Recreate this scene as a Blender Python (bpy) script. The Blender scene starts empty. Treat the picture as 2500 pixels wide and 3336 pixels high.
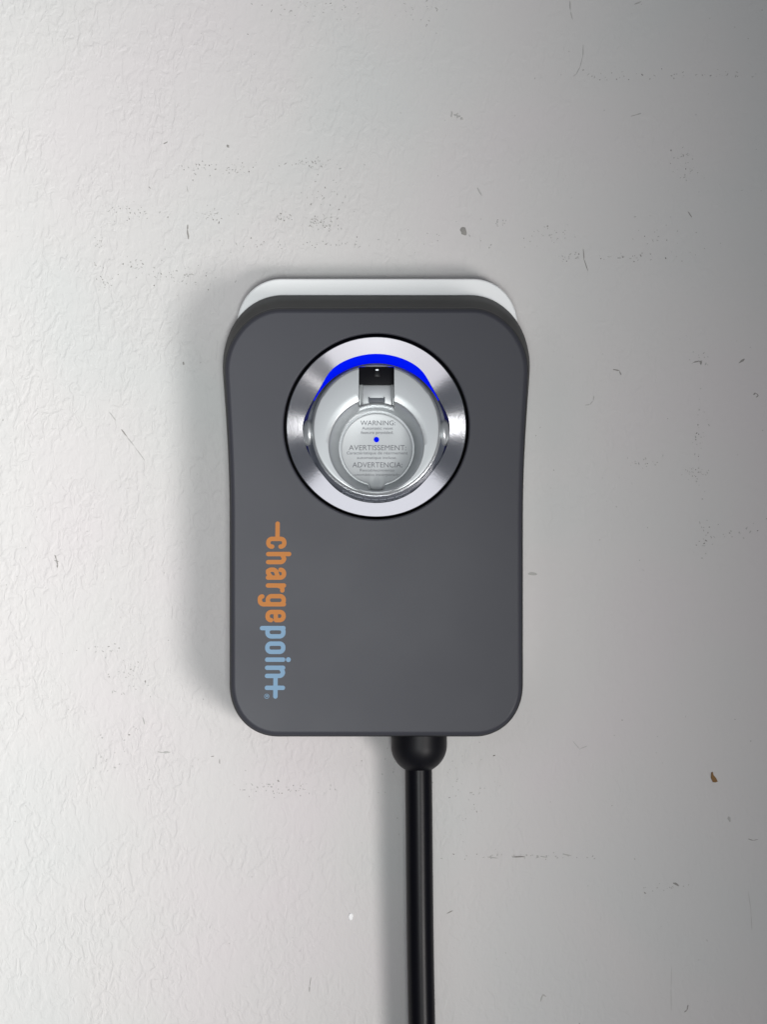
import bpy, bmesh, math, random
import numpy as np
from mathutils import Vector

random.seed(7)
sc = bpy.context.scene
COL = sc.collection
R = math.radians

# ------------------------------------------------------------------ camera
K = 0.00019            # metres per photograph pixel at the front of the charger
CX, CZ = 1250.0, 1668.0
DIST, YF = 2.0, 0.060  # camera to charger front, charger front to wall


def P(px, py, d):
    """point that stands d metres off the wall, read off at photograph pixel px, py"""
    s = K * (DIST + YF - d) / DIST
    return Vector(((px - CX) * s, -d, (CZ - py) * s))


cam_data = bpy.data.cameras.new("Camera")
cam_data.sensor_fit = 'VERTICAL'
cam_data.sensor_height = 24
cam_data.lens = 24 * DIST / (3336 * K)
cam_data.clip_start = 0.05
cam_data.clip_end = 50
cam = bpy.data.objects.new("Camera", cam_data)
cam.location = (0, -(DIST + YF), 0)
cam.rotation_euler = (R(90), 0, 0)
COL.objects.link(cam)
sc.camera = cam

# ------------------------------------------------------------------ world, lamps, exposure
world = bpy.data.worlds.new("World")
sc.world = world
world.use_nodes = True
world.node_tree.nodes["Background"].inputs[0].default_value = (0.80, 0.86, 1.0, 1)
world.node_tree.nodes["Background"].inputs[1].default_value = 0.10


def aim(o, target):
    d = Vector(target) - o.location
    o.rotation_euler = d.to_track_quat('-Z', 'Y').to_euler()


def spot(name, loc, target, energy, cone, radius, col=(1, 1, 1)):
    l = bpy.data.lights.new(name, 'SPOT')
    l.energy = energy
    l.spot_size = R(cone)
    l.spot_blend = 1.0
    l.shadow_soft_size = radius
    l.color = col
    o = bpy.data.objects.new(name, l)
    o.location = loc
    aim(o, target)
    COL.objects.link(o)
    return o


def panel(name, loc, target, w, h, energy, col=(1, 1, 1)):
    l = bpy.data.lights.new(name, 'AREA')
    l.shape = 'RECTANGLE'
    l.size, l.size_y = w, h
    l.energy = energy
    l.color = col
    o = bpy.data.objects.new(name, l)
    o.location = loc
    aim(o, target)
    COL.objects.link(o)
    return o


spot("key_lamp", (0.86, -1.75, -0.72), (-1.3, 0, -0.04), 186, 70, 0.34, (1, 0.968, 0.95))
spot("front_fill", (-0.06, -2.4, -0.26), (-1.4, 0, 0.30), 284, 78, 0.26, (0.965, 1.0, 0.99))  # unseen fill added near the camera, aimed left so the wall darkens rightwards
panel("softbox_upper", (0, -2.1, 0.90), (0, 0, 0.05), 1.9, 0.60, 2.7, (0.94, 0.95, 1.0))  # this and the panels below: unseen, added for bands mirrored in the ring
panel("softbox_lower", (-0.25, -2.1, -0.67), (-0.25, 0, 0.05), 1.4, 0.70, 2.0, (0.98, 0.96, 1.0))
panel("softbox_lower_side", (0.79, -2.1, -0.67), (0.79, 0, 0.05), 0.34, 0.70, 0.56, (1.0, 0.97, 0.97))
panel("softbox_right", (1.0, -2.1, 0.10), (0, 0, 0.05), 0.42, 0.20, 0.85)
panel("softbox_left", (-1.0, -2.1, 0.10), (0, 0, 0.05), 0.42, 0.20, 0.85)

sc.view_settings.view_transform = 'Standard'
sc.view_settings.look = 'None'
sc.view_settings.exposure = 0
sc.view_settings.gamma = 1
sc.view_settings.use_curve_mapping = False


# ------------------------------------------------------------------ materials
def srgb(r, g, b):
    f = lambda c: (c / 255 / 12.92) if c / 255 <= 0.04045 else ((c / 255 + 0.055) / 1.055) ** 2.4
    return (f(r), f(g), f(b), 1)


def new_mat(name):
    m = bpy.data.materials.new(name)
    m.use_nodes = True
    nt = m.node_tree
    return m, nt, nt.nodes["Principled BSDF"]


def simple(name, col, rough=0.5, metal=0.0, spec=0.5, bump=0.0, bscale=1500, var=0.0):
    m, nt, b = new_mat(name)
    b.inputs["Base Color"].default_value = col
    b.inputs["Roughness"].default_value = rough
    b.inputs["Metallic"].default_value = metal
    b.inputs["Specular IOR Level"].default_value = spec
    tc = nt.nodes.new("ShaderNodeTexCoord")
    if bump:
        n = nt.nodes.new("ShaderNodeTexNoise")
        n.inputs["Scale"].default_value = bscale
        n.inputs["Detail"].default_value = 3
        nt.links.new(tc.outputs["Object"], n.inputs["Vector"])
        bp = nt.nodes.new("ShaderNodeBump")
        bp.inputs["Strength"].default_value = bump
        bp.inputs["Distance"].default_value = 0.0002
        nt.links.new(n.outputs["Fac"], bp.inputs["Height"])
        nt.links.new(bp.outputs["Normal"], b.inputs["Normal"])
    if var:
        n2 = nt.nodes.new("ShaderNodeTexNoise")
        n2.inputs["Scale"].default_value = 14
        n2.inputs["Detail"].default_value = 4
        nt.links.new(tc.outputs["Object"], n2.inputs["Vector"])
        mr = nt.nodes.new("ShaderNodeMapRange")
        mr.inputs["To Min"].default_value = max(0.02, rough - var)
        mr.inputs["To Max"].default_value = rough + var
        nt.links.new(n2.outputs["Fac"], mr.inputs["Value"])
        nt.links.new(mr.outputs[0], b.inputs["Roughness"])
    return m


M_BODY = simple("charcoal_plastic", (0.047, 0.048, 0.058, 1), 0.38, 0, 0.17, 0.16, 2600, 0.05)
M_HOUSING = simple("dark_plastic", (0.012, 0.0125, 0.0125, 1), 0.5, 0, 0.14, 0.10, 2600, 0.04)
M_WHITE = simple("white_plastic", (0.90, 0.91, 0.91, 1), 0.35, 0, 0.5, 0.04, 900)
M_CHROME = simple("brushed_chrome", (0.88, 0.875, 0.90, 1), 0.10, 1.0, 0.5, 0.03, 700, 0.01)
M_SILVER = simple("satin_silver", (0.54, 0.56, 0.57, 1), 0.36, 0.7, 0.5, 0.05, 1800, 0.04)
M_DARK = simple("black_gap", (0.004, 0.004, 0.006, 1), 0.5, 0, 0.08, 0.03)
M_BLACK = simple("black_rubber", (0.003, 0.003, 0.005, 1), 0.34, 0, 0.17, 0.05, 1200, 0.05)
M_GREY = simple("grey_plastic", (0.10, 0.11, 0.125, 1), 0.45, 0, 0.5, 0.03)
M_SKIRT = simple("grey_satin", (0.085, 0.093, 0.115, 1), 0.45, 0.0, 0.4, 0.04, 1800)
M_NAVY = simple("shaded_blue", (0.002, 0.003, 0.09, 1), 0.5, 0, 0.1, 0.02)
M_FLOOR = simple("matte_silver", (0.50, 0.52, 0.53, 1), 0.5, 0.3, 0.3, 0.05, 1800)
M_RUBBER = simple("matte_rubber", (0.004, 0.004, 0.006, 1), 0.45, 0, 0.22, 0.05)
M_PRINT = simple("grey_print", (0.17, 0.175, 0.19, 1), 0.6, 0.0, 0.3, 0.02)
M_PRINTW = simple("pale_print", (0.42, 0.45, 0.50, 1), 0.6, 0.0, 0.3, 0.02)
M_ORANGE = simple("orange_print", (0.43, 0.155, 0.026, 1), 0.55, 0.0, 0.3, 0.02)
M_LBLUE = simple("light_blue_print", (0.17, 0.29, 0.42, 1), 0.55, 0.0, 0.3, 0.02)
M_BROWN = simple("brown_flake", (0.24, 0.13, 0.045, 1), 0.7, 0, 0.3, 0.3, 500)
M_CHIPW = simple("white_chip", (0.88, 0.88, 0.88, 1), 0.6, 0, 0.3, 0.1)
M_MARK = simple("grey_scuff", (0.29, 0.28, 0.265, 1), 0.8, 0, 0.2, 0.1)
M_MARKL = simple("pale_scuff", (0.42, 0.415, 0.40, 1), 0.8, 0, 0.2, 0.1)
M_MARKD = simple("dark_scuff", (0.13, 0.12, 0.11, 1), 0.8, 0, 0.2, 0.1)


def emit(name, col, strength, base):
    m, nt, b = new_mat(name)
    b.inputs["Base Color"].default_value = base
    b.inputs["Emission Color"].default_value = col
    b.inputs["Emission Strength"].default_value = strength
    b.inputs["Roughness"].default_value = 0.5
    b.inputs["Specular IOR Level"].default_value = 0.0
    return m


M_BLUE = emit("blue_light", (0.0, 0.006, 1.0, 1), 0.80, (0.0, 0.004, 0.10, 1))
M_LED = emit("white_light", (0.8, 0.9, 1.0, 1), 0.6, (0.5, 0.5, 0.5, 1))


def wall_material():
    m, nt, b = new_mat("painted_plaster")
    N = nt.nodes.new
    L = nt.links.new
    tc = N("ShaderNodeTexCoord")
    sep = N("ShaderNodeSeparateXYZ")
    L(tc.outputs["Object"], sep.inputs[0])

    def noise(scale, detail, dist=0.0, rough=0.5, sx=1, sz=1):
        mp = N("ShaderNodeMapping")
        mp.inputs["Scale"].default_value = (sx, 1, sz)
        L(tc.outputs["Object"], mp.inputs[0])
        n = N("ShaderNodeTexNoise")
        n.inputs["Scale"].default_value = scale
        n.inputs["Detail"].default_value = detail
        n.inputs["Roughness"].default_value = rough
        n.inputs["Distortion"].default_value = dist
        L(mp.outputs[0], n.inputs["Vector"])
        return n.outputs["Fac"]

    def ramp(fac, a, bb, lo=0.0, hi=1.0):
        mr = N("ShaderNodeMapRange")
        mr.interpolation_type = 'SMOOTHSTEP'
        mr.inputs["From Min"].default_value = a
        mr.inputs["From Max"].default_value = bb
        mr.inputs["To Min"].default_value = lo
        mr.inputs["To Max"].default_value = hi
        L(fac, mr.inputs["Value"])
        return mr.outputs[0]

    def math_(op, a, bb):
        n = N("ShaderNodeMath")
        n.operation = op
        for i, v in enumerate((a, bb)):
            if isinstance(v, (int, float)):
                n.inputs[i].default_value = v
            else:
                L(v, n.inputs[i])
        return n.outputs[0]

    # paint colour: faint cool / warm clouds
    cr = N("ShaderNodeValToRGB")
    e = cr.color_ramp.elements
    e[0].position, e[0].color = 0.30, (0.550, 0.556, 0.546, 1)
    e[1].position, e[1].color = 0.70, (0.588, 0.552, 0.556, 1)
    mid = e.new(0.5)
    mid.color = (0.576, 0.562, 0.552, 1)
    L(noise(5.5, 3, 0.3), cr.inputs[0])
    # faint dirty flecks in the paint
    fleck = ramp(noise(520, 2, 0.6), 0.70, 0.78)
    where = ramp(noise(16, 3, 0.4, 0.6, 0.7, 1.6), 0.50, 0.66)
    fl = math_('MULTIPLY', math_('MULTIPLY', fleck, where), 0.45)
    mx = N("ShaderNodeMix")
    mx.data_type = 'RGBA'
    L(fl, mx.inputs[0])
    L(cr.outputs[0], mx.inputs[6])
    mx.inputs[7].default_value = (0.22, 0.21, 0.19, 1)
    L(mx.outputs[2], b.inputs["Base Color"])
    b.inputs["Roughness"].default_value = 0.55
    b.inputs["Specular IOR Level"].default_value = 0.35
    # relief: trowelled crests, thicker towards the left of the wall, smoother to the right
    side = ramp(math_('ADD', sep.outputs["X"], math_('MULTIPLY', noise(7, 2), 0.22)), -0.16, 0.24, 1.0, 0.34)
    crest = ramp(noise(150, 3, 0.8, 0.5, 1.2, 0.75), 0.40, 0.62)
    crest2 = ramp(noise(380, 3, 0.5, 0.5, 1.2, 0.8), 0.35, 0.70)
    patch = ramp(noise(24, 3, 0.5), 0.36, 0.60, 0.35, 1.0)
    h = math_('MULTIPLY', math_('ADD', crest, math_('MULTIPLY', crest2, 0.30)), patch)
    h = math_('MULTIPLY', h, side)
    h = math_('ADD', h, math_('MULTIPLY', noise(800, 2), 0.09))
    h = math_('ADD', h, math_('MULTIPLY', noise(12, 2), 1.2))
    bp = N("ShaderNodeBump")
    bp.inputs["Strength"].default_value = 0.44
    bp.inputs["Distance"].default_value = 0.00065
    L(h, bp.inputs["Height"])
    L(bp.outputs["Normal"], b.inputs["Normal"])
    return m


M_WALL = wall_material()


# ------------------------------------------------------------------ object helpers
def link(name, me, mat, parent=None, smooth=None):
    o = bpy.data.objects.new(name, me)
    COL.objects.link(o)
    if mat:
        me.materials.append(mat)
    if parent:
        o.parent = parent
    if smooth is not None:
        me.polygons.foreach_set("use_smooth", [True] * len(me.polygons))
        me.set_sharp_from_angle(angle=R(smooth))
    return o


def mesh(name, verts, faces, off=Vector((0, 0, 0)), fix=True):
    me = bpy.data.meshes.new(name)
    me.from_pydata([tuple(Vector(v) - off) for v in verts], [], faces)
    if fix:
        bm = bmesh.new()
        bm.from_mesh(me)
        bmesh.ops.recalc_face_normals(bm, faces=bm.faces)
        bm.to_mesh(me)
        bm.free()
    me.update()
    return me


def loft(rings, cap0=False, cap1=False, closed_loop=False):
    n = len(rings[0])
    V, F = [], []
    for r in rings:
        V += list(r)
    m = len(rings)
    for i in range(m if closed_loop else m - 1):
        a, b2 = i * n, ((i + 1) % m) * n
        for j in range(n):
            k = (j + 1) % n
            F.append((a + j, a + k, b2 + k, b2 + j))
    if cap0:
        F.append(tuple(range(n)))
    if cap1:
        F.append(tuple((m - 1) * n + j for j in range(n)))
    return V, F


def bez(p0, p1, p2, p3, n):
    out = []
    for i in range(n):
        t = i / n
        a, b2, c, d = (1 - t) ** 3, 3 * t * (1 - t) ** 2, 3 * t * t * (1 - t), t ** 3
        out.append((a * p0[0] + b2 * p1[0] + c * p2[0] + d * p3[0],
                    a * p0[1] + b2 * p1[1] + c * p2[1] + d * p3[1]))
    return out


AX = 1226.5            # axis of the charger in the photograph


def outline(top, cx, wide, wy, kap, low, bot, bcx, bcy):
    """right half from the top centre to the bottom centre, then mirrored"""
    h = []
    n = 20
    h += [(cx * i / n, top) for i in range(n)]
    h += bez((cx, top), (cx + kap * (wide - cx), top), (wide, wy - kap * (wy - top)), (wide, wy), 40)
    h += bez((wide, wy), (wide - 1, wy + 52), (low, wy + 252), (low, wy + 502), 36)
    y0 = wy + 502
    h += [(low, y0 + (bcy - y0) * i / 24) for i in range(24)]
    h += bez((low, bcy), (low, bcy + 0.58 * (bot - bcy)), (bcx + 0.58 * (low - bcx), bot), (bcx, bot), 36)
    h += [(bcx * (1 - i / n), bot) for i in range(n + 1)]
    left = [(-x, y) for x, y in h[1:-1]][::-1]
    return [(AX + x, y) for x, y in h + left]


def inset(pts, d):
    n = len(pts)
    out = []
    for i in range(n):
        a, b2 = pts[i - 1], pts[(i + 1) % n]
        tx, ty = b2[0] - a[0], b2[1] - a[1]
        l = math.hypot(tx, ty) or 1
        out.append((pts[i][0] - ty / l * d, pts[i][1] + tx / l * d))
    return out


# ------------------------------------------------------------------ wall
WS = 1.6
wall_me = mesh("wall", [(-WS, 0, -WS), (WS, 0, -WS), (WS, 0, WS), (-WS, 0, WS),
                        (-WS, 0.12, -WS), (WS, 0.12, -WS), (WS, 0.12, WS), (-WS, 0.12, WS)],
               [(0, 1, 2, 3), (4, 5, 6, 7), (0, 1, 5, 4), (1, 2, 6, 5), (2, 3, 7, 6), (3, 0, 4, 7)])
wall = link("wall", wall_me, M_WALL)
wall["kind"] = "structure"
wall["label"] = "pale grey painted plaster wall with rough trowelled relief and small scuffs"

# ------------------------------------------------------------------ charger
BASE = P(AX, 1650, 0)
charger = bpy.data.objects.new("wall_charger", None)
charger.location = BASE
charger.empty_display_size = 0.05
COL.objects.link(charger)
charger["label"] = "charcoal wall charger with chrome holster ring, blue light and black cord"
charger["category"] = "charger"


def part(name, V, F, mat, parent=charger, smooth=35, fix=True):
    return link(name, mesh(name, V, F, BASE, fix), mat, parent, smooth)


mm = 0.001
# body shell
O = outline(962, 302, 501, 1198, 0.58, 478.5, 2399, 321, 2230)
Fo = outline(1003, 312, 496, 1208, 0.53, 477.5, 2399.5, 320, 2229)
RC = (1226.5, 1389.5)          # centre of the chrome ring


def ring_pts(pts, d):
    return [P(x, y, d) for x, y in pts]


def mixp(a, b2, t):
    return [(p[0] * (1 - t) + q[0] * t, p[1] * (1 - t) + q[1] * t) for p, q in zip(a, b2)]


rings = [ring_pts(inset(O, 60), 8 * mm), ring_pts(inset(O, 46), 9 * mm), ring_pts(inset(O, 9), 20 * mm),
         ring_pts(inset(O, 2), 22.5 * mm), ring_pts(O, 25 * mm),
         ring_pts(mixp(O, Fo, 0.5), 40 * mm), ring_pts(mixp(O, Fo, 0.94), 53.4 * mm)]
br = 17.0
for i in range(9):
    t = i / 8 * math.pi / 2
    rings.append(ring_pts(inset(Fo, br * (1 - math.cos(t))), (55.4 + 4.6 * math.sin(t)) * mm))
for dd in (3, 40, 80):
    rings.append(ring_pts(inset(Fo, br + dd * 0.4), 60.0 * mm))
# face runs from the bevel to the round hole for the holster
edge = inset(Fo, br + 32)
HR = 302.0
circ = []
for x, y in edge:
    a = math.atan2(y - RC[1], x - RC[0])
    circ.append((RC[0] + HR * math.cos(a), RC[1] + HR * math.sin(a)))
for t in (0.33, 0.66):
    rings.append(ring_pts(mixp(edge, circ, t), 60 * mm))


def grow(c, d):
    return [(RC[0] + (x - RC[0]) * (HR + d) / HR, RC[1] + (y - RC[1]) * (HR + d) / HR) for x, y in c]


rings.append(ring_pts(grow(circ, 6.2), 60 * mm))
rings.append(ring_pts(grow(circ, 5), 60 * mm))
rings.append(ring_pts(grow(circ, 1.5), 59.6 * mm))
rings.append(ring_pts(circ, 58.8 * mm))
rings.append(ring_pts(circ, 57 * mm))
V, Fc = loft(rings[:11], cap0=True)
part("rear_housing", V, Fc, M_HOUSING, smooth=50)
V, Fc = loft(rings[10:])
part("front_cover", V, Fc, M_BODY, smooth=50)

# black well behind the ring
NA = 256
ANG = [2 * math.pi * i / NA for i in range(NA)]


def cring(cx, cy, rx, ry, d):
    """d: number or function of photograph y"""
    out = []
    for a in ANG:
        x, y = cx + rx * math.cos(a), cy - ry * math.sin(a)
        out.append(P(x, y, d(y) if callable(d) else d))
    return out


V, Fc = loft([cring(*RC, HR + 0.6, HR + 0.6, 57.2 * mm), cring(*RC, HR - 3, HR - 3, 30 * mm),
              cring(*RC, 60, 60, 30 * mm)], cap1=True)
part("holster_well", V, Fc, M_DARK, smooth=40)

# white back plate
pl = []
half = [(310 * i / 16, 908) for i in range(16)] + bez((310, 908), (310 + 86, 908), (458, 975), (458, 1066), 32) + \
       [(458, 1066 + (2150 - 1066) * i / 20) for i in range(20)] + bez((458, 2150), (458, 2235), (400, 2290), (310, 2290), 24) + \
       [(310 * (1 - i / 16), 2290) for i in range(17)]
pl = [(AX + 3 + x, y) for x, y in half + [(-x, y) for x, y in half[1:-1]][::-1]]
prs = [ring_pts(inset(pl, 4), 0.5 * mm), ring_pts(pl, 2 * mm), ring_pts(pl, 21 * mm)]
for i in range(1, 6):
    t = i / 5 * math.pi / 2
    prs.append(ring_pts(inset(pl, 6 * (1 - math.cos(t))), (21 + 1.4 * math.sin(t)) * mm))
V, Fc = loft(prs, cap0=True, cap1=True)
part("back_plate", V, Fc, M_WHITE, smooth=40)

# ------------------------------------------------------------------ holster: chrome ring
S2 = 2.512


def Z(x, y):
    """from the enlarged crop used for measuring the holster"""
    return (900 + x / S2, 1060 + y / S2)


tab = [(-90, 248), (-75, 247), (-60, 243), (-48, 236), (-40, 233), (-30, 234), (-20, 237), (-10, 239), (0, 240), (6, 237),
       (13, 230), (22, 222.5), (30, 221.5), (38, 223), (46, 231), (53, 236.5), (62, 237.5), (75, 237), (90, 237)]


def rin(a):
    d = math.degrees(a)
    d = (d + 180) % 360 - 180
    if d > 90:
        d = 180 - d
    elif d < -90:
        d = -180 - d
    for (a0, r0), (a1, r1) in zip(tab, tab[1:]):
        if a0 <= d <= a1:
            t = (d - a0) / (a1 - a0)
            return r0 + (r1 - r0) * t
    return 240


rv = np.array([rin(a) for a in ANG])
for _ in range(10):
    rv = 0.5 * rv + 0.25 * np.roll(rv, 1) + 0.25 * np.roll(rv, -1)
RCC = (RC[0], RC[1] + 1)


def rring(f, d):
    """f: 0 at the outer edge, 1 at the shaped inner edge"""
    out = []
    for i, a in enumerate(ANG):
        r = 293.5 * (1 - f) + rv[i] * f
        # keep the slope of the flat face constant whatever its width
        dd = d if not callable(d) else d(293.5 - r)
        out.append(P(RCC[0] + r * math.cos(a), RCC[1] - r * math.sin(a), dd))
    return out


def slope(w):
    return (61.6 - w * 0.19 * math.tan(R(11.5))) * mm


rr = [rring(0, 50 * mm), rring(0, 60.6 * mm), rring(0.012, 61.25 * mm), rring(0.04, slope), rring(0.3, slope),
      rring(0.6, slope), rring(0.9, slope), rring(0.985, slope)]
rr.append([p + Vector((0, 0.0006, 0)) for p in rring(1.0, slope)])
rr.append([p + Vector((0, 0.007, 0)) for p in rring(1.0, slope)])
V, Fc = loft(rr, closed_loop=True)
part("holster_ring", V, Fc, M_CHROME, smooth=40)

# blue light ring under it
def light_arc(a0, a1, n):
    rs = []
    for i in range(n + 1):
        a = R(a0 + (a1 - a0) * i / n)
        sec = []
        for r, dy, d in ((262, 0, 54.5), (211, 12, 54.5), (211, 12, 52), (262, 0, 52)):
            sec.append(P(RCC[0] + r * math.cos(a), RCC[1] + dy - r * math.sin(a), d * mm))
        rs.append(sec)
    return loft(rs, cap0=True, cap1=True)


V, Fc = light_arc(25, 155, 90)
part("light_ring", V, Fc, M_BLUE, smooth=40)
V, Fc = light_arc(155.1, 384.9, 120)  # sides and bottom of the light ring, shade put into the navy colour
part("light_ring_shaded", V, Fc, M_NAVY, smooth=40)

# ------------------------------------------------------------------ holster: cup
FC = Z(820, 852)
TILT = 0.13


def fdep(off=0.0):
    return lambda y: (64.5 + off + (y - FC[1]) * 0.19 * TILT) * mm


def zr(cx, cy, rx, ry, d):
    c = Z(cx, cy)
    return cring(c[0], c[1], rx / S2, ry / S2, d)


def notch_ring(cx, cy, r, d, rn):
    """bore ring that bulges out at the bottom into the little drain notch"""
    c = Z(cx, cy)
    out = []
    for a in ANG:
        rx = r
        x = cx + r * math.cos(a)
        y = cy - r * math.sin(a)
        dx = x - 822
        if math.sin(a) < -0.8 and rn:
            w = 1.0 if abs(dx) < 52 else max(0.0, 1 - (abs(dx) - 52) / 16)
            w = w * w * (3 - 2 * w)
            y = y * (1 - w) + max(y, rn) * w
        px, py = Z(x, y)
        out.append(P(px, py, d(py) if callable(d) else d))
    return out


cup = [zr(820, 880, 300, 300, 36 * mm), zr(820, 882, 560, 562, 36 * mm), zr(820, 882, 560, 562, 57.5 * mm),
       zr(820, 860, 533, 545, fdep(-7.0)), zr(820, 858, 531, 543, fdep(-4.2)), zr(820, 856, 527, 539, fdep(-2.2)),
       zr(820, 854, 519, 531, fdep(-0.7)), zr(820, 853, 510, 522, fdep(-0.12)), zr(820, 852, 500, 512, fdep(0)),
       zr(820, 950, 430, 428, fdep(0)),
       zr(820, 979, 394, 392, fdep(0)), zr(820, 981, 386, 384, fdep(-0.35)), zr(820, 983, 378, 376, fdep(-1.2)),
       zr(820, 985, 369, 367, fdep(-3.0)), notch_ring(820, 988, 358, fdep(-5.5), 1352),
       notch_ring(820, 994, 344, fdep(-9), 1358), notch_ring(821, 1000, 330, fdep(-13), 1360),
       notch_ring(822, 1004, 316, fdep(-17), 1362), notch_ring(823, 1006, 308, fdep(-18.5), 1363)]
FL = -17.0
V, Fc = loft(cup, cap0=True, cap1=True)
cup_me = mesh("holster_cup", V, Fc, BASE)


def box_px(x0, x1, y0, y1, d0, d1, z=True):
    """box between crop pixels, d0..d1 off the wall (numbers or functions of photograph y)"""
    V = []
    for d in (d0, d1):
        for x, y in ((x0, y0), (x1, y0), (x1, y1), (x0, y1)):
            px, py = Z(x, y)
            V.append(P(px, py, d(py) if callable(d) else d))
    return V, [(0, 1, 2, 3), (4, 5, 6, 7), (0, 1, 5, 4), (1, 2, 6, 5), (2, 3, 7, 6), (3, 0, 4, 7)]


def bevel_me(me, w, seg=2):
    bm = bmesh.new()
    bm.from_mesh(me)
    bmesh.ops.bevel(bm, geom=bm.edges[:], offset=w, segments=seg, affect='EDGES', profile=0.5)
    bm.to_mesh(me)
    bm.free()


# cut the latch channel through the top of the cup
tmp = bpy.data.objects.new("tmp_cup", cup_me)
COL.objects.link(tmp)
cv, cf = box_px(676, 968, 338, 790, fdep(-13.0), fdep(12))
cut = bpy.data.objects.new("tmp_cut", mesh("tmp_cut", cv, cf, BASE))
COL.objects.link(cut)
mod = tmp.modifiers.new("b", 'BOOLEAN')
mod.operation = 'DIFFERENCE'
mod.solver = 'EXACT'
mod.object = cut
dg = bpy.context.evaluated_depsgraph_get()
cup_cut = bpy.data.meshes.new_from_object(tmp.evaluated_get(dg))
bpy.data.objects.remove(tmp)
bpy.data.objects.remove(cut)
cup_cut.name = "holster_cup"
cup_o = link("holster_cup", cup_cut, None, charger, 30)
cup_o.data.materials.clear()
cup_o.data.materials.append(M_SILVER)


def sub(name, V, Fc, mat, bev=0, smooth=35, parent=None):
    me = mesh(name, V, Fc, BASE)
    if bev:
        bevel_me(me, bev)
    return link(name, me, mat, parent or cup_o, smooth)


# grey skirt round the outside of the cup
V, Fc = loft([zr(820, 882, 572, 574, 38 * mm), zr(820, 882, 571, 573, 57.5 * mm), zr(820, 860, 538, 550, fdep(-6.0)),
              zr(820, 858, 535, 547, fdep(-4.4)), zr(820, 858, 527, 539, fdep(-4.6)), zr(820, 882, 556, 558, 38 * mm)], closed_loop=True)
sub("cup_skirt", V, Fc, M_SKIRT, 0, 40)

# latch channel fittings
V, Fc = box_px(679, 965, 341, 486, fdep(-12.5), fdep(-4.0))
sub("latch_recess", V, Fc, M_DARK, 0.0004)
V, Fc = box_px(800, 852, 352, 420, fdep(-4.2), fdep(-3.4))
sub("latch_recess_rib", V, Fc, M_BLACK, 0.0002)
V, Fc = box_px(815, 838, 359, 370, fdep(-3.6), fdep(-3.2))
sub("indicator_lamp", V, Fc, M_LED, 0.0001)
V, Fc = box_px(708, 944, 490, 652, fdep(-12.5), fdep(-5.2))
sub("latch_plate", V, Fc, M_SILVER, 0.0003)
for x0, x1 in ((679, 690), (954, 965)):
    V, Fc = box_px(x0, x1, 488, 655, fdep(-12.5), fdep(-6.0))
    sub("latch_guide", V, Fc, M_SILVER, 0.0003)
V, Fc = box_px(762, 886, 594, 640, fdep(-6.0), fdep(-4.2))
sub("latch_catch", V, Fc, M_GREY, 0.0003)
for x0, x1 in ((755, 766), (881, 892)):
    V, Fc = box_px(x0, x1, 586, 634, fdep(-6.0), fdep(-3.9))
    sub("latch_catch_ear", V, Fc, M_GREY, 0.0002)
# curved sill under the latch plate: part of a ring
V, Fc = [], []
ns = 24
for i in range(ns + 1):
    x = 682 + (962 - 682) * i / ns
    yo = 985 - math.sqrt(max(0, 352 ** 2 - (x - 822) ** 2))
    for (dy, off) in ((0, -12), (0, -3.3), (7, -2.7), (17, -3.6), (23, -14)):
        px, py = Z(x, yo + dy)
        V.append(P(px, py, fdep(off)(py)))
for i in range(ns):
    for j in range(5):
        a, b2 = i * 5 + j, i * 5 + (j + 1) % 5
        Fc.append((a, b2, b2 + 5, a + 5))
Fc += [(0, 1, 2, 3, 4), tuple(ns * 5 + j for j in range(5))]
sub("channel_sill", V, Fc, M_SILVER)
# dark floor of the channel behind the plate down into the bore
# pivots left and right
for cx in (268, 1374):
    V, Fc = [], []
    c = Z(cx, 880)
    nl, nm = 10, 28
    for i in range(nl + 1):
        th = math.pi / 2 * i / nl
        for j in range(nm):
            a = 2 * math.pi * j / nm
            rx, ry = 53 / S2, 112 / S2
            V.append(P(c[0] + rx * math.cos(th) * math.cos(a), c[1] + ry * math.cos(th) * math.sin(a),
                       (55 + 7.5 * math.sin(th)) * mm))
    for i in range(nl):
        for j in range(nm):
            k = (j + 1) % nm
            Fc.append((i * nm + j, i * nm + k, (i + 1) * nm + k, (i + 1) * nm + j))
    part("pivot", V, Fc, M_SILVER, smooth=60)


# bore floor: disc with a tab at the bottom, rounded rim
def floor_pts(r):
    pts = []
    for a in ANG:
        x = 825 + r * math.cos(a)
        y = 1012 - r * math.sin(a)
        g = r - 293
        if math.sin(a) < -0.8:
            dx = abs(x - 823)
            w = 1.0 if dx < 40 + g else max(0.0, 1 - (dx - 40 - g) / 34)
            w = w * w * (3 - 2 * w)
            y = y * (1 - w) + (1350 + g) * w
        pts.append(Z(x, y))
    return pts


fr = []
for g, off in ((0, FL - 3), (0, FL - 0.5), (-2, FL - 0.1), (-5, FL + 0.05), (-9, FL - 0.15), (-14, FL - 0.35), (-150, FL - 0.35)):
    fr.append([P(x, y, fdep(off)(y)) for x, y in floor_pts(293 + g)])
V, Fc = loft(fr, cap1=True)
floor_o = sub("bore_floor", V, Fc, M_FLOOR, 0, 40)
# blue lamp in the floor
V, Fc = loft([zr(822, 935, 22, 22, fdep(FL - 1)), zr(822, 935, 22, 22, fdep(FL + 0.1)), zr(822, 935, 16, 16, fdep(FL + 0.4))],
             cap0=True, cap1=True)
sub("status_lamp", V, Fc, M_BLUE)


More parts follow.
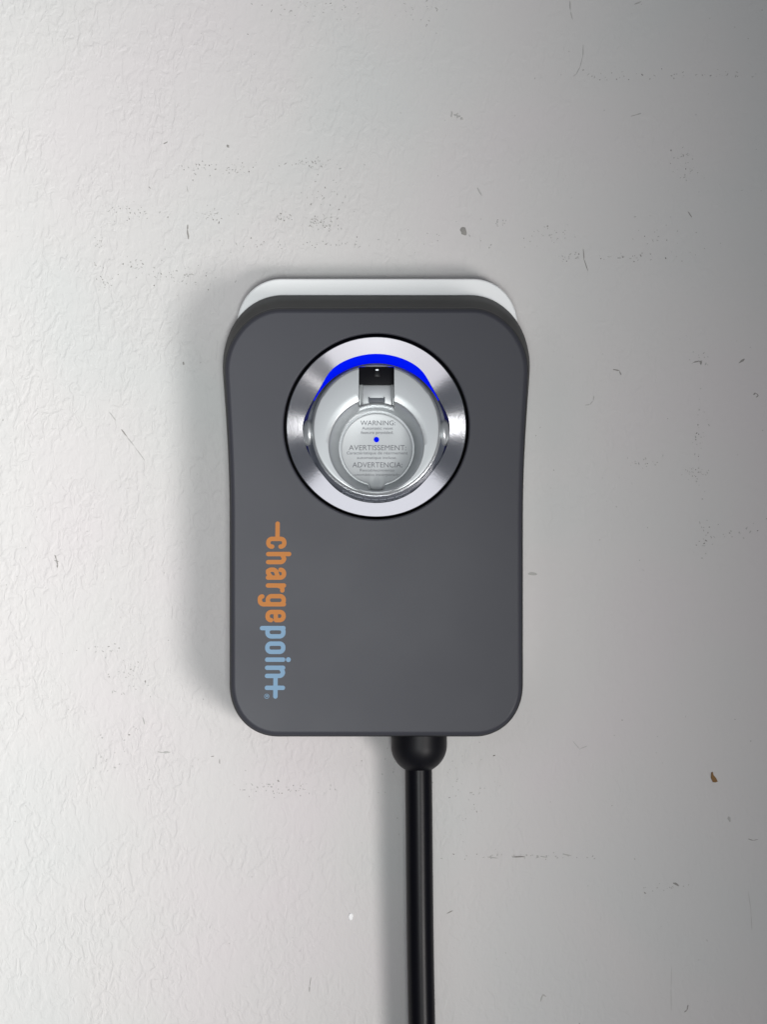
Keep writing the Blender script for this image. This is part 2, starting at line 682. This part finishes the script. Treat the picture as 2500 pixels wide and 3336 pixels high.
# ------------------------------------------------------------------ lettering
def text_xy(body):
    cu = bpy.data.curves.new("t", 'FONT')
    cu.body = body
    cu.size = 1
    o = bpy.data.objects.new("t", cu)
    COL.objects.link(o)
    dg = bpy.context.evaluated_depsgraph_get()
    me = bpy.data.meshes.new_from_object(o.evaluated_get(dg))
    v = [(p.co.x, p.co.y) for p in me.vertices]
    f = [tuple(p.vertices) for p in me.polygons]
    bpy.data.objects.remove(o)
    bpy.data.meshes.remove(me)
    return v, f


S4 = 4.737
rows = [("WARNING:", 590, 1130, 235, 310), ("Automatic reset", 615, 1095, 333, 376), ("feature provided.", 598, 1102, 398, 444),
        ("AVERTISSEMENT:", 412, 1297, 614, 695), ("Caractéristique de réarmement", 378, 1322, 714, 759),
        ("automatique incluse.", 538, 1152, 789, 830), ("ADVERTENCIA:", 466, 1238, 879, 960),
        ("Restablecimiento", 583, 1112, 981, 1023), ("automático incorporado.", 470, 1215, 1050, 1092)]
for body, x0, x1, y0, y1 in rows:
    v, f = text_xy(body)
    xs = [p[0] for p in v]
    w0, w1 = min(xs), max(xs)
    V = []
    for x, y in v:
        zx = x0 + (x - w0) / (w1 - w0) * (x1 - x0)
        zy = y1 - y / 0.71 * (y1 - y0)
        px, py = 1050 + zx / S4, 1320 + zy / S4
        V.append(P(px, py, fdep(FL - 0.20)(py)))
    sub("printed_line", V, f, M_PRINT, 0, 30)

# caution lettering wrapped round the lower outside of the cup
for body, tt, span, hgt in (("CAUTION Do not use this product", 0.30, 30, 0.30), ("if there is any damage to the unit or the cable", 0.72, 30, 0.22)):
    v, f = text_xy(body)
    xs = [p[0] for p in v]
    w0, w1 = min(xs), max(xs)
    V = []
    A = ((820, 860, 538, 550, -6.0), (820, 882, 571, 573, None))
    for x, y in v:
        u = (x - w0) / (w1 - w0) * 2 - 1
        a = R(-90 + u * span)
        t = tt + hgt * (0.5 - y / 0.7)
        pts = []
        for cx, cy, rx, ry, off in A:
            px, py = Z(cx + rx * math.cos(a), cy - ry * math.sin(a))
            pts.append(P(px, py, fdep(off)(py) if off is not None else 57.5 * mm))
        q = pts[0].lerp(pts[1], t)
        q += Vector((0.00012 * math.cos(a), -0.0001, 0.00012 * math.sin(a)))
        V.append(q)
    sub("printed_caution", V, f, M_PRINTW, 0, 30)


# the mark on the face: rounded strokes, reading downwards
def rpath(pts, r=34, closed=False):
    """pts: (u, v[, radius]) -> polyline with rounded corners"""
    out = [pts[0][:2]]
    for i in range(1, len(pts) - 1):
        p, a, b2 = Vector(pts[i][:2]), Vector(pts[i - 1][:2]), Vector(pts[i + 1][:2])
        rad = pts[i][2] if len(pts[i]) > 2 else r
        d1, d2 = (a - p), (b2 - p)
        k = min(rad, d1.length * 0.98, d2.length * 0.98)
        s, e = p + d1.normalized() * k, p + d2.normalized() * k
        for j in range(9):
            t = j / 8
            # rounder than a plain quadratic
            q = (1 - t) ** 3 * s + 3 * t * (1 - t) ** 2 * s.lerp(p, 0.56) + 3 * t * t * (1 - t) * e.lerp(p, 0.56) + t ** 3 * e
            out.append((q.x, q.y))
    out.append(pts[-1][:2])
    return out


H = 21.0
orange = [[(134, 107), (278, 107)],
          rpath([(351, 137), (352, 172), (278, 172), (278, 21), (352, 21), (351, 57)]),
          [(422, 21), (422, 219)], rpath([(498, 21), (498, 171), (438, 171), (422, 140)]),
          rpath([(645, 21), (645, 172), (571, 172), (571, 138)]),
          rpath([(645, 120), (612, 104, 16), (570, 96), (570, 21), (612, 21), (645, 58)], 30),
          [(720, 21), (720, 172)], rpath([(720, 112), (736, 160), (767, 158)], 24),
          rpath([(898, 173), (898, -54), (824, -54), (824, -32)], 36),
          rpath([(898, 100), (898, 172), (821, 172), (821, 21), (898, 21), (898, 100)], 36),
          rpath([(972, 98), (1048, 98, 4), (1048, 172), (971, 172), (971, 21), (1048, 21), (1048, 54)], 36)]
blue = [[(1124, -31), (1124, 172)], rpath([(1124, 100), (1124, 172), (1202, 172), (1202, 21), (1124, 21), (1124, 100)], 36),
        rpath([(1310, 172), (1349, 172), (1349, 21), (1271, 21), (1271, 172), (1310, 172)], 36),
        [(1423, 21), (1423, 172)],
        [(1500, 21), (1500, 172)], rpath([(1577, 21), (1577, 171), (1516, 171), (1500, 140)]),
        [(1690, 21), (1690, 172)], [(1577, 102), (1772, 102)]]


def stroke_mesh(paths, u0, u1, v0, v1, step, extra=()):
    """extra: (polyline, half width)"""
    us = np.arange(u0, u1 + step, step)
    vs = np.arange(v0, v1 + step, step)
    U, W = np.meshgrid(us, vs, indexing='ij')
    D = np.full(U.shape, 1e9)
    for pl_, hw in [(p, H) for p in paths] + list(extra):
        for (ax, ay), (bx, by) in zip(pl_, pl_[1:]):
            dx, dy = bx - ax, by - ay
            l2 = dx * dx + dy * dy + 1e-9
            t = np.clip(((U - ax) * dx + (W - ay) * dy) / l2, 0, 1)
            D = np.minimum(D, np.hypot(U - ax - t * dx, W - ay - t * dy) - hw)
    V, Fc, key = [], [], {}

    def vert(k, x, y):
        if k not in key:
            key[k] = len(V)
            V.append((x, y))
        return key[k]
    ii, jj = np.nonzero((np.minimum.reduce([D[:-1, :-1], D[1:, :-1], D[:-1, 1:], D[1:, 1:]]) < 0))
    for i, j in zip(ii.tolist(), jj.tolist()):
        cs = [(i, j), (i + 1, j), (i + 1, j + 1), (i, j + 1)]
        poly = []
        for q in range(4):
            a, b2 = cs[q], cs[(q + 1) % 4]
            da, db = D[a], D[b2]
            if da < 0:
                poly.append(vert(a, us[a[0]], vs[a[1]]))
            if (da < 0) != (db < 0):
                t = da / (da - db)
                x = us[a[0]] + (us[b2[0]] - us[a[0]]) * t
                y = vs[a[1]] + (vs[b2[1]] - vs[a[1]]) * t
                poly.append(vert(tuple(sorted((a, b2))), x, y))
        if len(poly) >= 3:
            Fc.append(tuple(poly))
    return V, Fc


def to_face(V):
    out = []
    for u, v in V:
        base = 487 - (u - 257) * 0.0100
        px, py = 700 + (base + v) / 2.91, 1660 + u / 2.91
        out.append(P(px, py, 60.12 * mm))
    return out


v, f = stroke_mesh(orange, 105, 1075, -85, 250, 3.0)
o = part("printed_lettering", to_face(v), f, M_ORANGE, smooth=30)
o["label"] = "orange printed lettering with a dash before it"
dot = [[(1422.9, 222), (1423.1, 222)]]
cr_ = [(1770 + 21 * math.cos(t * math.pi / 12), 20 + 21 * math.sin(t * math.pi / 12)) for t in range(25)]
ex = [(dot[0], 23.0), (cr_, 2.4), ([(1762, 10), (1762, 30), (1774, 30), (1777, 25), (1774, 20), (1762, 20)], 2.2),
      ([(1769, 20), (1778, 10)], 2.2)]
v, f = stroke_mesh(blue, 1095, 1800, -60, 250, 2.5, ex)
o = part("printed_lettering", to_face(v), f, M_LBLUE, smooth=30)
o["label"] = "light blue printed lettering ending in a plus-shaped letter"

# ------------------------------------------------------------------ cord
NC = 40


def lathe_path(path):
    """path: (px, py, depth, radius in m) -> rings round a downward path"""
    rs = []
    for px, py, d, r in path:
        c = P(px, py, d)
        rs.append([c + Vector((r * math.cos(2 * math.pi * i / NC), r * math.sin(2 * math.pi * i / NC), 0)) for i in range(NC)])
    return rs


s = K * (DIST + YF - 0.030) / DIST
bt = [(1366, 2330, 0.030, 91 * s), (1366, 2430, 0.030, 91 * s)]
for i in range(1, 15):
    t = i / 14 * R(60)
    bt.append((1366 - 2 * i / 14, 2430 + 88 * math.sin(t), 0.030, 91 * math.cos(t) * s))
bt += [(1364, 2508, 0.030, 43 * s), (1364, 2506, 0.030, 36 * s)]
V, Fc = loft(lathe_path(bt), cap0=True, cap1=True)
part("strain_relief", V, Fc, M_RUBBER, smooth=50)
cp = [(1364, 2480), (1364.5, 2560), (1366, 2700), (1367.3, 2800), (1369, 2979), (1371, 3129), (1375, 3336), (1381, 3560),
      (1390, 3800), (1402, 4100)]
cpx = np.array([p[1] for p in cp], float)
cpy = np.array([p[0] for p in cp], float)
path = []
co = np.polyfit(cpx - 3000, cpy, 4)
for y in np.linspace(2480, 4100, 90):
    path.append((float(np.polyval(co, y - 3000)), float(y), 0.030 - 0.006 * (y - 2480) / 1620, 44.2 * s))
V, Fc = loft(lathe_path(path), cap0=True, cap1=True)
part("cord", V, Fc, M_BLACK, smooth=50)


# ------------------------------------------------------------------ marks on the wall
def blob(bmv, bmf, px, py, rx, ry, rot=0.0, n=9, h=0.00012, jag=0.35):
    """low irregular crust: raised rim fan on the plaster"""
    base = len(bmv)
    ca, sa = math.cos(rot), math.sin(rot)
    ring = []
    for i in range(n):
        a = 2 * math.pi * i / n
        k = 1 + random.uniform(-jag, jag)
        x, y = rx * k * math.cos(a), ry * k * math.sin(a)
        ring.append((px + x * ca - y * sa, py + x * sa + y * ca))
    for x, y in ring:
        bmv.append(P(x, y, 0.00005))
    for x, y in ring:
        bmv.append(P(px + (x - px) * 0.8, py + (y - py) * 0.8, h))
    for i in range(n):
        k = (i + 1) % n
        bmf.append((base + i, base + k, base + n + k, base + n + i))
    bmf.append(tuple(base + n + i for i in range(n)))


def wall_part(name, V, F, mat):
    return link(name, mesh(name, V, F), mat, wall, 30)


def streak(V, F, pts, w):
    """thin scratch along a polyline"""
    for (x0, y0), (x1, y1) in zip(pts, pts[1:]):
        l = math.hypot(x1 - x0, y1 - y0)
        blob(V, F, (x0 + x1) / 2, (y0 + y1) / 2, l / 2 * 1.08, w * random.uniform(0.6, 1.2),
             math.atan2(y1 - y0, x1 - x0), 10, 0.00012 + random.random() * 0.00004, 0.25)


# single chips and scuffs one can point at
V, F = [], []
pts = [(2319, 2516), (2324, 2514), (2327, 2525), (2336, 2536), (2341, 2546), (2333, 2549), (2324, 2548), (2318, 2534)]
top = [P(2328 + (x - 2328) * 0.86, 2534 + (y - 2534) * 0.86, 0.0009 + 0.0004 * (i % 3)) for i, (x, y) in enumerate(pts)]
V = [P(x, y, 0.0) for x, y in pts] + top
F = [(i, (i + 1) % 8, 8 + (i + 1) % 8, 8 + i) for i in range(8)] + [tuple(range(8, 16))]
wall_part("paint_flake", V, F, M_BROWN)
V, F = [], []
blob(V, F, 1143, 2986, 8, 13, 0.1, 14, 0.0006, 0.10)
wall_part("paint_chip", V, F, M_CHIPW)
V, F = [], []
blob(V, F, 1511, 752, 10, 15, -0.4, 14, 0.0003, 0.16)
wall_part("scuff_mark", V, F, M_MARK)
V, F = [], []
for q in range(7):
    blob(V, F, 1470 + random.gauss(0, 5) + q * 5, 362 + q * 4 + random.gauss(0, 5), random.uniform(3, 8), random.uniform(2, 5), random.random() * 3, 8, 0.0001 + q * 0.00002)
wall_part("scuff_mark", V, F, M_MARKL)
for pts, w, m in (([(1858, 0), (1860, 36), (1867, 64)], 2.6, M_MARKL), ([(1902, 147), (1900, 185), (1891, 219)], 1.6, M_MARKL),
                  ([(1891, 219), (1880, 240), (1868, 250)], 1.4, M_MARKL),
                  ([(2057, 379), (2074, 374), (2091, 369)], 1.8, M_MARKL), ([(1902, 814), (1905, 846), (1917, 882)], 2.6, M_MARK),
                  ([(1908, 1320), (1924, 1318), (1934, 1305), (1937, 1290)], 1.4, M_MARKL),
                  ([(2440, 2733), (2455, 2738), (2470, 2735)], 1.6, M_MARK), ([(2244, 3274), (2240, 3290), (2231, 3298)], 2.0, M_MARK),
                  ([(1008, 3232), (1009, 3212), (1013, 3186)], 1.8, M_MARK), ([(1868, 2415), (1890, 2440), (1915, 2430)], 1.2, M_MARKL),
                  ([(2440, 2905), (2448, 2960), (2452, 3030)], 1.1, M_MARKL), ([(2190, 3150), (2188, 3220), (2189, 3300)], 0.9, M_MARKL),
                  ([(1555, 610), (1572, 640)], 2.2, M_MARKL), ([(2244, 690), (2257, 710)], 2.0, M_MARK),
                  ([(357, 1344), (378, 1372)], 2.0, M_MARKL), ([(396, 1400), (412, 1420)], 2.6, M_MARK), ([(412, 1422), (436, 1452)], 2.2, M_MARKL),
                  ([(440, 1458), (473, 1503)], 1.6, M_MARKL), ([(531, 470), (545, 462)], 2.4, M_MARK), ([(484, 608), (490, 614)], 2.4, M_MARK),
                  ([(612, 732), (610, 750), (614, 778)], 3.2, M_MARK), ([(608, 605), (612, 626)], 2.0, M_MARKL),
                  ([(465, 2338), (471, 2358)], 4.0, M_MARKL), ([(512, 2449), (530, 2452), (552, 2450)], 3.0, M_MARKL),
                  ([(688, 2465), (698, 2463)], 2.6, M_MARK), ([(715, 2474), (716, 2490)], 1.8, M_MARK),
                  ([(1458, 2975), (1478, 2966)], 3.0, M_MARK), ([(1762, 3262), (1770, 3240), (1780, 3246)], 3.4, M_MARKL),
                  ([(1722, 1870), (1748, 1870)], 4.5, M_MARKL), ([(2000, 1203), (2020, 1208), (2025, 1222)], 2.2, M_MARK),
                  ([(1670, 2791), (1712, 2791)], 2.6, M_MARK), ([(1590, 2792), (1622, 2796)], 2.6, M_MARKL), ([(1762, 2790), (1785, 2793)], 2.6, M_MARKL),
                  ([(1835, 2782), (1860, 2788)], 3.0, M_MARKL), ([(2196, 2876), (2212, 2884)], 3.6, M_MARK), ([(2100, 2906), (2106, 2912)], 2.6, M_MARK),
                  ([(2410, 1182), (2428, 1170)], 4.0, M_MARK), ([(2260, 1180), (2288, 1176), (2284, 1188)], 3.2, M_MARK),
                  ([(2457, 1286), (2464, 1280), (2473, 1288), (2466, 1294)], 2.0, M_MARK), ([(2375, 2660), (2381, 2676)], 5.0, M_MARKL),
                  ([(178, 1808), (182, 1820), (187, 1838), (186, 1850)], 3.0, M_MARK), ([(176, 1826), (190, 1830)], 2.0, M_MARK),
                  ([(596, 1178), (599, 1190)], 3.2, M_MARK), ([(2090, 6), (2068, 14)], 2.0, M_MARKL), ([(738, 472), (746, 480)], 3.4, M_MARK)):
    V, F = [], []
    streak(V, F, pts, w)
    wall_part("scuff_mark", V, F, m)

# fine specks: too many and too small to tell apart
clusters = [(923, 709, 14, 8, 14), (1018, 727, 16, 10, 18), (1072, 724, 14, 12, 20), (1010, 532, 60, 8, 26), (640, 548, 26, 12, 16), (760, 548, 30, 12, 16),
            (324, 784, 6, 16, 9), (430, 690, 40, 20, 22), (690, 700, 36, 14, 16), (1060, 640, 40, 40, 20), (430, 860, 60, 20, 20), (860, 796, 60, 8, 12),
            (1100, 795, 60, 6, 14), (1000, 30, 120, 30, 26), (1380, 40, 40, 30, 14), (1640, 725, 30, 6, 8), (1790, 755, 40, 12, 12), (1860, 836, 16, 8, 10),
            (2040, 838, 50, 8, 14), (2240, 560, 20, 20, 10), (2230, 505, 20, 10, 8), (2280, 1170, 20, 14, 10), (2280, 1450, 16, 90, 22), (2110, 1508, 30, 10, 10),
            (2270, 1536, 22, 10, 14), (2300, 1750, 20, 40, 14), (2400, 1740, 40, 14, 10), (890, 2570, 90, 10, 30), (360, 2115, 30, 8, 10), (415, 2210, 30, 40, 18),
            (1700, 2790, 120, 5, 26), (2160, 2890, 30, 6, 10), (1330, 2480, 60, 60, 16), (1520, 2560, 50, 60, 20), (360, 2470, 60, 60, 14),
            (2060, 250, 150, 10, 22), (2350, 245, 60, 8, 10), (2190, 780, 90, 40, 16), (600, 900, 80, 20, 24), (340, 920, 16, 16, 10), (1500, 780, 180, 20, 16)]
for mat, frac, szs in ((M_MARKL, 1.0, (1.0, 2.6)), (M_MARK, 0.55, (0.9, 2.4)), (M_MARKD, 0.16, (0.9, 2.0))):
    V, F = [], []
    for cx, cy, sx, sy, n in clusters:
        for q in range(max(1, int(n * frac))):
            blob(V, F, cx + random.gauss(0, sx), cy + random.gauss(0, sy), random.uniform(*szs) * random.choice((0.6, 0.8, 1, 1.3, 2.2)), random.uniform(*szs),
                 random.random() * 3.14, 6, 0.00008 + random.random() * 0.0001)
    for q in range(int(150 * frac)):
        blob(V, F, random.uniform(-600, 3100), random.uniform(-400, 3800), random.uniform(*szs), random.uniform(*szs) * 0.8,
             random.random() * 3.14, 6, 0.00008 + random.random() * 0.0001)
    o = wall_part("wall_specks", V, F, mat)
    o["kind"] = "stuff"
